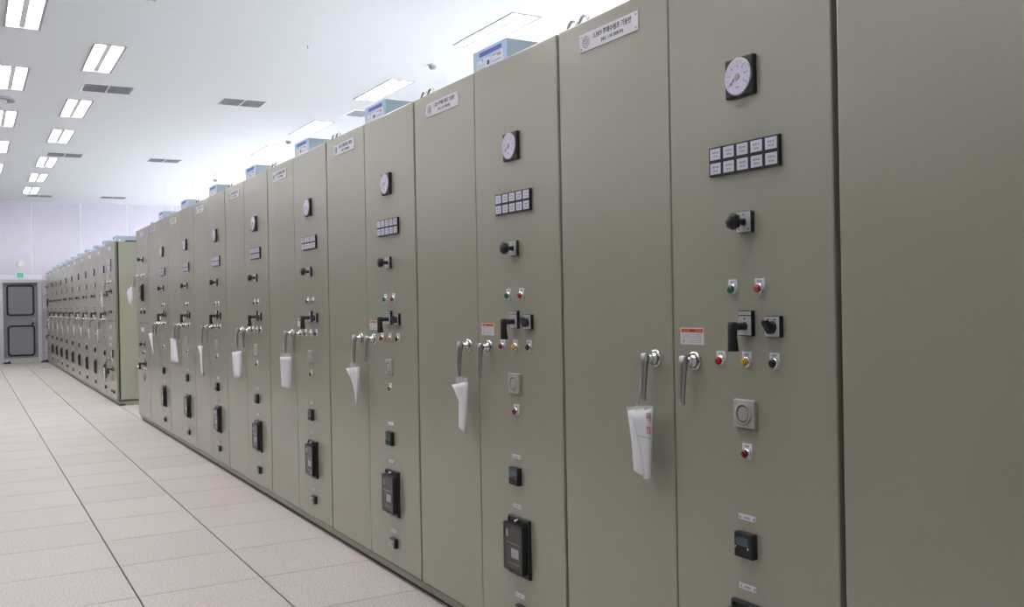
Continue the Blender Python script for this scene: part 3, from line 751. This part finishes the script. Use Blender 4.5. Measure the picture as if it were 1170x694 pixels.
p.box(-0.001, -0.0006, 0.075, 0.110, 0.052, 0.058, 'ink_blue'); p.box(-0.001, -0.0006, 0.040, 0.068, 0.044, 0.056, 'print_red'); p.box(-0.001, -0.0006, 0.040, 0.110, 0.028, 0.032, 'ink_blue')
p.build('print', bx)
cmap = child_map(); first = True
for n, (o, y) in enumerate(cabs):
    if n == 0: continue
    b_ = bx if first else copy_tree(bx, None, cmap); first = False
    b_.location = (X0 + 0.03, y + 0.434, HT - 0.0035)
    if n < 9: lab = 'light blue printed box on top of the %s instrumented front row cabinet' % (['', 'first', *ORD[1:]][n])
    else: lab = 'light blue box on top of the %s starter cabinet in the far row' % ORD[n - 9]
    tag(b_, lab, 'box', 'blue boxes on the cabinet tops')
b_ = copy_tree(bx, None, cmap); b_.location = (X0 + 0.05, 15.03, HT - 0.0035); b_.scale = (1, 1.3, 1.0)
tag(b_, 'light blue box on the two tier cabinet beside the gap', 'box', 'blue boxes on the cabinet tops')
e = empty('cable_bracket', (X0 + 0.22, 14.86, HT - 0.004)); tag(e, 'dark cable bracket lying on the cabinet top beside the gap', 'bracket')
MB().tube([(-0.06, 0, 0.012), (0.10, 0.02, 0.014), (0.22, 0.02, 0.012)], 0.011, 'black_matte').build('cable', e)
MB().tube([(0.05, 0.02, 0.014), (0.24, 0.02, 0.11)], 0.007, 'grey_metal').build('strut', e)
for w in (0.06, 0.14):
    q = MB(); arc(q, w, 0.030, 0.09, HT - 0.004, 0.007); q.build('lifting_eye', b2)

# ================================================================== INSPECTION TAGS
def sheet(mb, left, right, dl, dr, bulge, Y, m, off=0.0, rows=8, cols=6, th=0.0009):
    """curved sheet; left/right are outlines [(w, z)...] as seen on the plane d=0.05"""
    def at(pl, t):
        z0, z1 = pl[0][1], pl[-1][1]; z = z0 + (z1 - z0) * t
        for (wa, za), (wb_, zb) in zip(pl[:-1], pl[1:]):
            if zb <= z <= za + 1e-9:
                q = 0 if za == zb else (za - z) / (za - zb); return wa + (wb_ - wa) * q, z
        return pl[-1]
    vs = []
    for side in (0, 1):
        for i in range(rows + 1):
            t = i / rows; a, b2_ = at(left, t), at(right, t)
            for j in range(cols + 1):
                s = j / cols
                d = dl + (dr - dl) * s + bulge * (4 * s * (1 - s)) * (0.7 + 0.5 * t) + off + (th if side == 0 else 0)
                w = a[0] + (b2_[0] - a[0]) * s; z = a[1] + (b2_[1] - a[1]) * s
                k = (X0 - d) / (X0 - 0.05)       # keep the same sight line
                vs.append((-d, (w + Y) * k - Y, H_CAM + (z - H_CAM) * k))
    n = cols + 1; M = (rows + 1) * n; fs = []
    for i in range(rows):
        for j in range(cols):
            q = (i * n + j, i * n + j + 1, (i + 1) * n + j + 1, (i + 1) * n + j)
            fs.append(q); fs.append(tuple(M + x for x in reversed(q)))
    for j in range(cols):
        fs.append((j, M + j, M + j + 1, j + 1)); b0 = rows * n; fs.append((b0 + j, b0 + j + 1, M + b0 + j + 1, M + b0 + j))
    for i in range(rows):
        fs.append((i * n, (i + 1) * n, M + (i + 1) * n, M + i * n)); c0 = cols; fs.append((i * n + c0, M + i * n + c0, M + (i + 1) * n + c0, (i + 1) * n + c0))
    mb.add(vs, fs, m, True); return vs
def make_tag(y, lab, sheets, sleeve=None, marks=None, wl_=0.748, zl=1.19, group='paper tags on the door handles'):
    """sheets = [(left, right, dl, dr, bulge)]"""
    r = empty('inspection_tag', (X0, y, 0)); tag(r, lab, 'tag', group)
    top = None
    for k, s in enumerate(sheets):
        mb = MB(); vs = sheet(mb, *s, y, 'paper', off=0.003 * k); p = mb.build('paper', r)
        if top is None: top = vs[3]
    if sleeve:
        mb = MB(); sheet(mb, *sleeve, y, 'plastic_film', off=0.004 + 0.003 * len(sheets)); mb.build('sleeve', r)
    MB().tube([(-0.030, wl_ - 0.004, zl + 0.024), (-0.060, wl_ + 0.0, zl - 0.02), (-0.062, wl_, (zl + top[2]) / 2), (top[0] - 0.001, top[1], top[2] - 0.004)], 0.0014, 'string', 6).build('string', r)
    if marks: marks(r)
    return r
def red_marks(r):
    yy = ya[1]
    for nm, l_, r_ in (('rule_line', [(0.777, 0.977), (0.776, 0.974)], [(0.708, 0.974), (0.708, 0.971)]), ('margin_line', [(0.806, 1.030), (0.775, 0.952), (0.750, 0.855)], [(0.803, 1.030), (0.772, 0.952), (0.747, 0.855)])):
        mb = MB(); sheet(mb, l_, r_, 0.056, 0.056, 0.0, yy, 'ink_light', off=0.006); mb.build(nm, r)
    text('위', 0.030, 'red_ink', 0.705, 1.040, 0.066, r, 'handwriting'); text('험', 0.026, 'red_ink', 0.705, 1.000, 0.066, r, 'handwriting')
Y = lambda i: ya[i]
make_tag(Y(1), 'white paper tag in a clear sleeve on the first instrumented cabinet handle, red handwriting',
         [([(0.831, 1.049), (0.812, 0.95), (0.804, 0.862)], [(0.745, 1.065), (0.75, 0.95), (0.76, 0.850)], 0.045, 0.050, 0.004),
          ([(0.812, 1.038), (0.779, 0.950), (0.752, 0.840)], [(0.703, 1.070), (0.712, 0.95), (0.719, 0.850)], 0.050, 0.050, 0.010)],
         ([(0.838, 1.062), (0.82, 0.95), (0.806, 0.855)], [(0.699, 1.078), (0.708, 0.95), (0.714, 0.842)], 0.050, 0.052, 0.010), red_marks)
make_tag(Y(2), 'white tag folded to a narrow strip on the second instrumented cabinet handle',
         [([(0.820, 1.047), (0.756, 0.985), (0.758, 0.93), (0.761, 0.865)], [(0.667, 1.070), (0.672, 0.99), (0.680, 0.92), (0.690, 0.847)], 0.050, 0.050, 0.012)],
         ([(0.790, 1.085), (0.76, 0.985), (0.763, 0.86)], [(0.672, 1.085), (0.668, 0.99), (0.686, 0.85)], 0.055, 0.055, 0.012))
make_tag(Y(3), 'white tag rolled into a pointed cone on the third instrumented cabinet handle',
         [([(0.872, 1.049), (0.800, 1.000), (0.757, 0.955), (0.735, 0.90), (0.722, 0.850)], [(0.656, 1.070), (0.664, 0.99), (0.680, 0.92), (0.712, 0.844)], 0.050, 0.048, 0.020)],
         ([(0.830, 1.080), (0.80, 1.0), (0.742, 0.90), (0.724, 0.848)], [(0.690, 1.080), (0.662, 0.99), (0.680, 0.92), (0.71, 0.842)], 0.056, 0.054, 0.020))
make_tag(Y(4), 'flat rectangular white tag on the fourth instrumented cabinet handle',
         [([(0.864, 1.061), (0.850, 0.860)], [(0.602, 1.072), (0.627, 0.862)], 0.078, 0.030, 0.006)],
         ([(0.855, 1.085), (0.852, 0.856)], [(0.615, 1.090), (0.622, 0.858)], 0.082, 0.034, 0.006))
make_tag(Y(5), 'white tag with a slanted top edge on the fifth instrumented cabinet handle',
         [([(0.923, 1.039), (0.905, 0.93), (0.868, 0.832)], [(0.599, 1.066), (0.60, 0.96), (0.600, 0.863)], 0.085, 0.030, 0.010)])
make_tag(Y(6), 'slim curled white tag on the sixth instrumented cabinet handle',
         [([(0.93, 1.050), (0.84, 0.99), (0.80, 0.80)], [(0.68, 1.060), (0.70, 0.95), (0.66, 0.79)], 0.075, 0.045, 0.018)])
make_tag(Y(7), 'straight white tag with writing on the seventh instrumented cabinet handle',
         [([(0.98, 1.085), (0.98, 0.845)], [(0.66, 1.090), (0.56, 0.850)], 0.085, 0.030, 0.005)])
make_tag(Y(8), 'crumpled triangular white tag on the eighth instrumented cabinet handle',
         [([(1.06, 1.105), (0.94, 1.03), (0.80, 0.93), (0.74, 0.86)], [(0.72, 1.130), (0.70, 1.0), (0.70, 0.86)], 0.080, 0.045, 0.020)])
make_tag(YE1, 'bunched white tag on the upper handle of the front row two tier cabinet',
         [([(1.30, 1.655), (1.42, 1.60), (1.25, 1.46)], [(0.96, 1.680), (0.93, 1.55), (1.00, 1.445)], 0.080, 0.050, 0.025)], wl_=0.793, zl=1.77)
for i, y in enumerate(yb):
    rr = random.Random(i + 3); q = y / X0 * 0.03; l0, l1 = 0.93 + 0.08 * rr.random(), 0.80 + 0.10 * rr.random(); bt = 0.83 + 0.06 * rr.random()
    make_tag(y, 'white tag on the %s starter cabinet handle of the far row' % ORD[i],
             [([(l0, 1.06), ((l0 + l1) / 2, 0.96), (l1, bt + 0.02)], [(0.66, 1.085), (0.67, 0.95), (0.70, bt)], 0.070, 0.045, 0.014)], group='paper tags in the far row')
make_tag(14.795, 'white tag on the upper handle of the two tier cabinet beside the gap',
         [([(1.28, 1.66), (1.25, 1.54), (1.16, 1.40)], [(1.02, 1.67), (0.98, 1.52), (1.00, 1.41)], 0.070, 0.045, 0.014)], wl_=0.763, zl=1.77)
make_tag(14.795, 'white tag on the lower handle of the two tier cabinet beside the gap',
         [([(1.10, 0.49), (1.05, 0.40), (0.98, 0.28)], [(0.86, 0.50), (0.84, 0.40), (0.86, 0.29)], 0.070, 0.045, 0.014)], wl_=0.763, zl=0.61)
make_tag(15.70 + 9 * W, 'white tag on the end cabinet of the far row next to the door',
         [([(1.60, 1.63), (1.75, 1.52), (1.62, 1.40)], [(1.05, 1.65), (1.02, 1.52), (1.08, 1.39)], 0.080, 0.045, 0.02)], wl_=0.793, zl=1.77)

# ================================================================== SMALL FLOOR THINGS
def door_stop(x, y, lab):
    e = empty('door_stop', (x, y, 0)); tag(e, lab, 'door stop')
    vs = [(-0.10, -0.05, 0), (0.10, -0.05, 0), (0.10, 0.05, 0), (-0.10, 0.05, 0), (-0.09, -0.04, 0.03), (0.06, -0.04, 0.07), (0.06, 0.04, 0.07), (-0.09, 0.04, 0.03)]
    MB().add(vs, [(0, 3, 2, 1), (4, 5, 6, 7), (0, 1, 5, 4), (1, 2, 6, 5), (2, 3, 7, 6), (3, 0, 4, 7)], 'rubber').build('wedge', e)
    MB().box(-0.03, 0.03, -0.02, 0.02, 0.05, 0.085, 'white_metal').build('pad', e)
door_stop(0.93, YW - 0.32, 'small dark door stop at the foot of the grey door')
door_stop(1.83, YW - 0.20, 'small dark wedge on the floor in front of the far row end')
e = empty('floor_slot', (1.68, 25.6, 0)); tag(e, 'narrow dark floor outlet slot beside the far row', 'floor outlet')
MB().box(-0.10, 0.10, -0.05, 0.05, 0.0, 0.003, 'rubber').build('cover', e)
MB().box(-0.11, 0.11, 0.05, 0.06, 0.0, 0.005, 'grey_metal').build('lip', e)
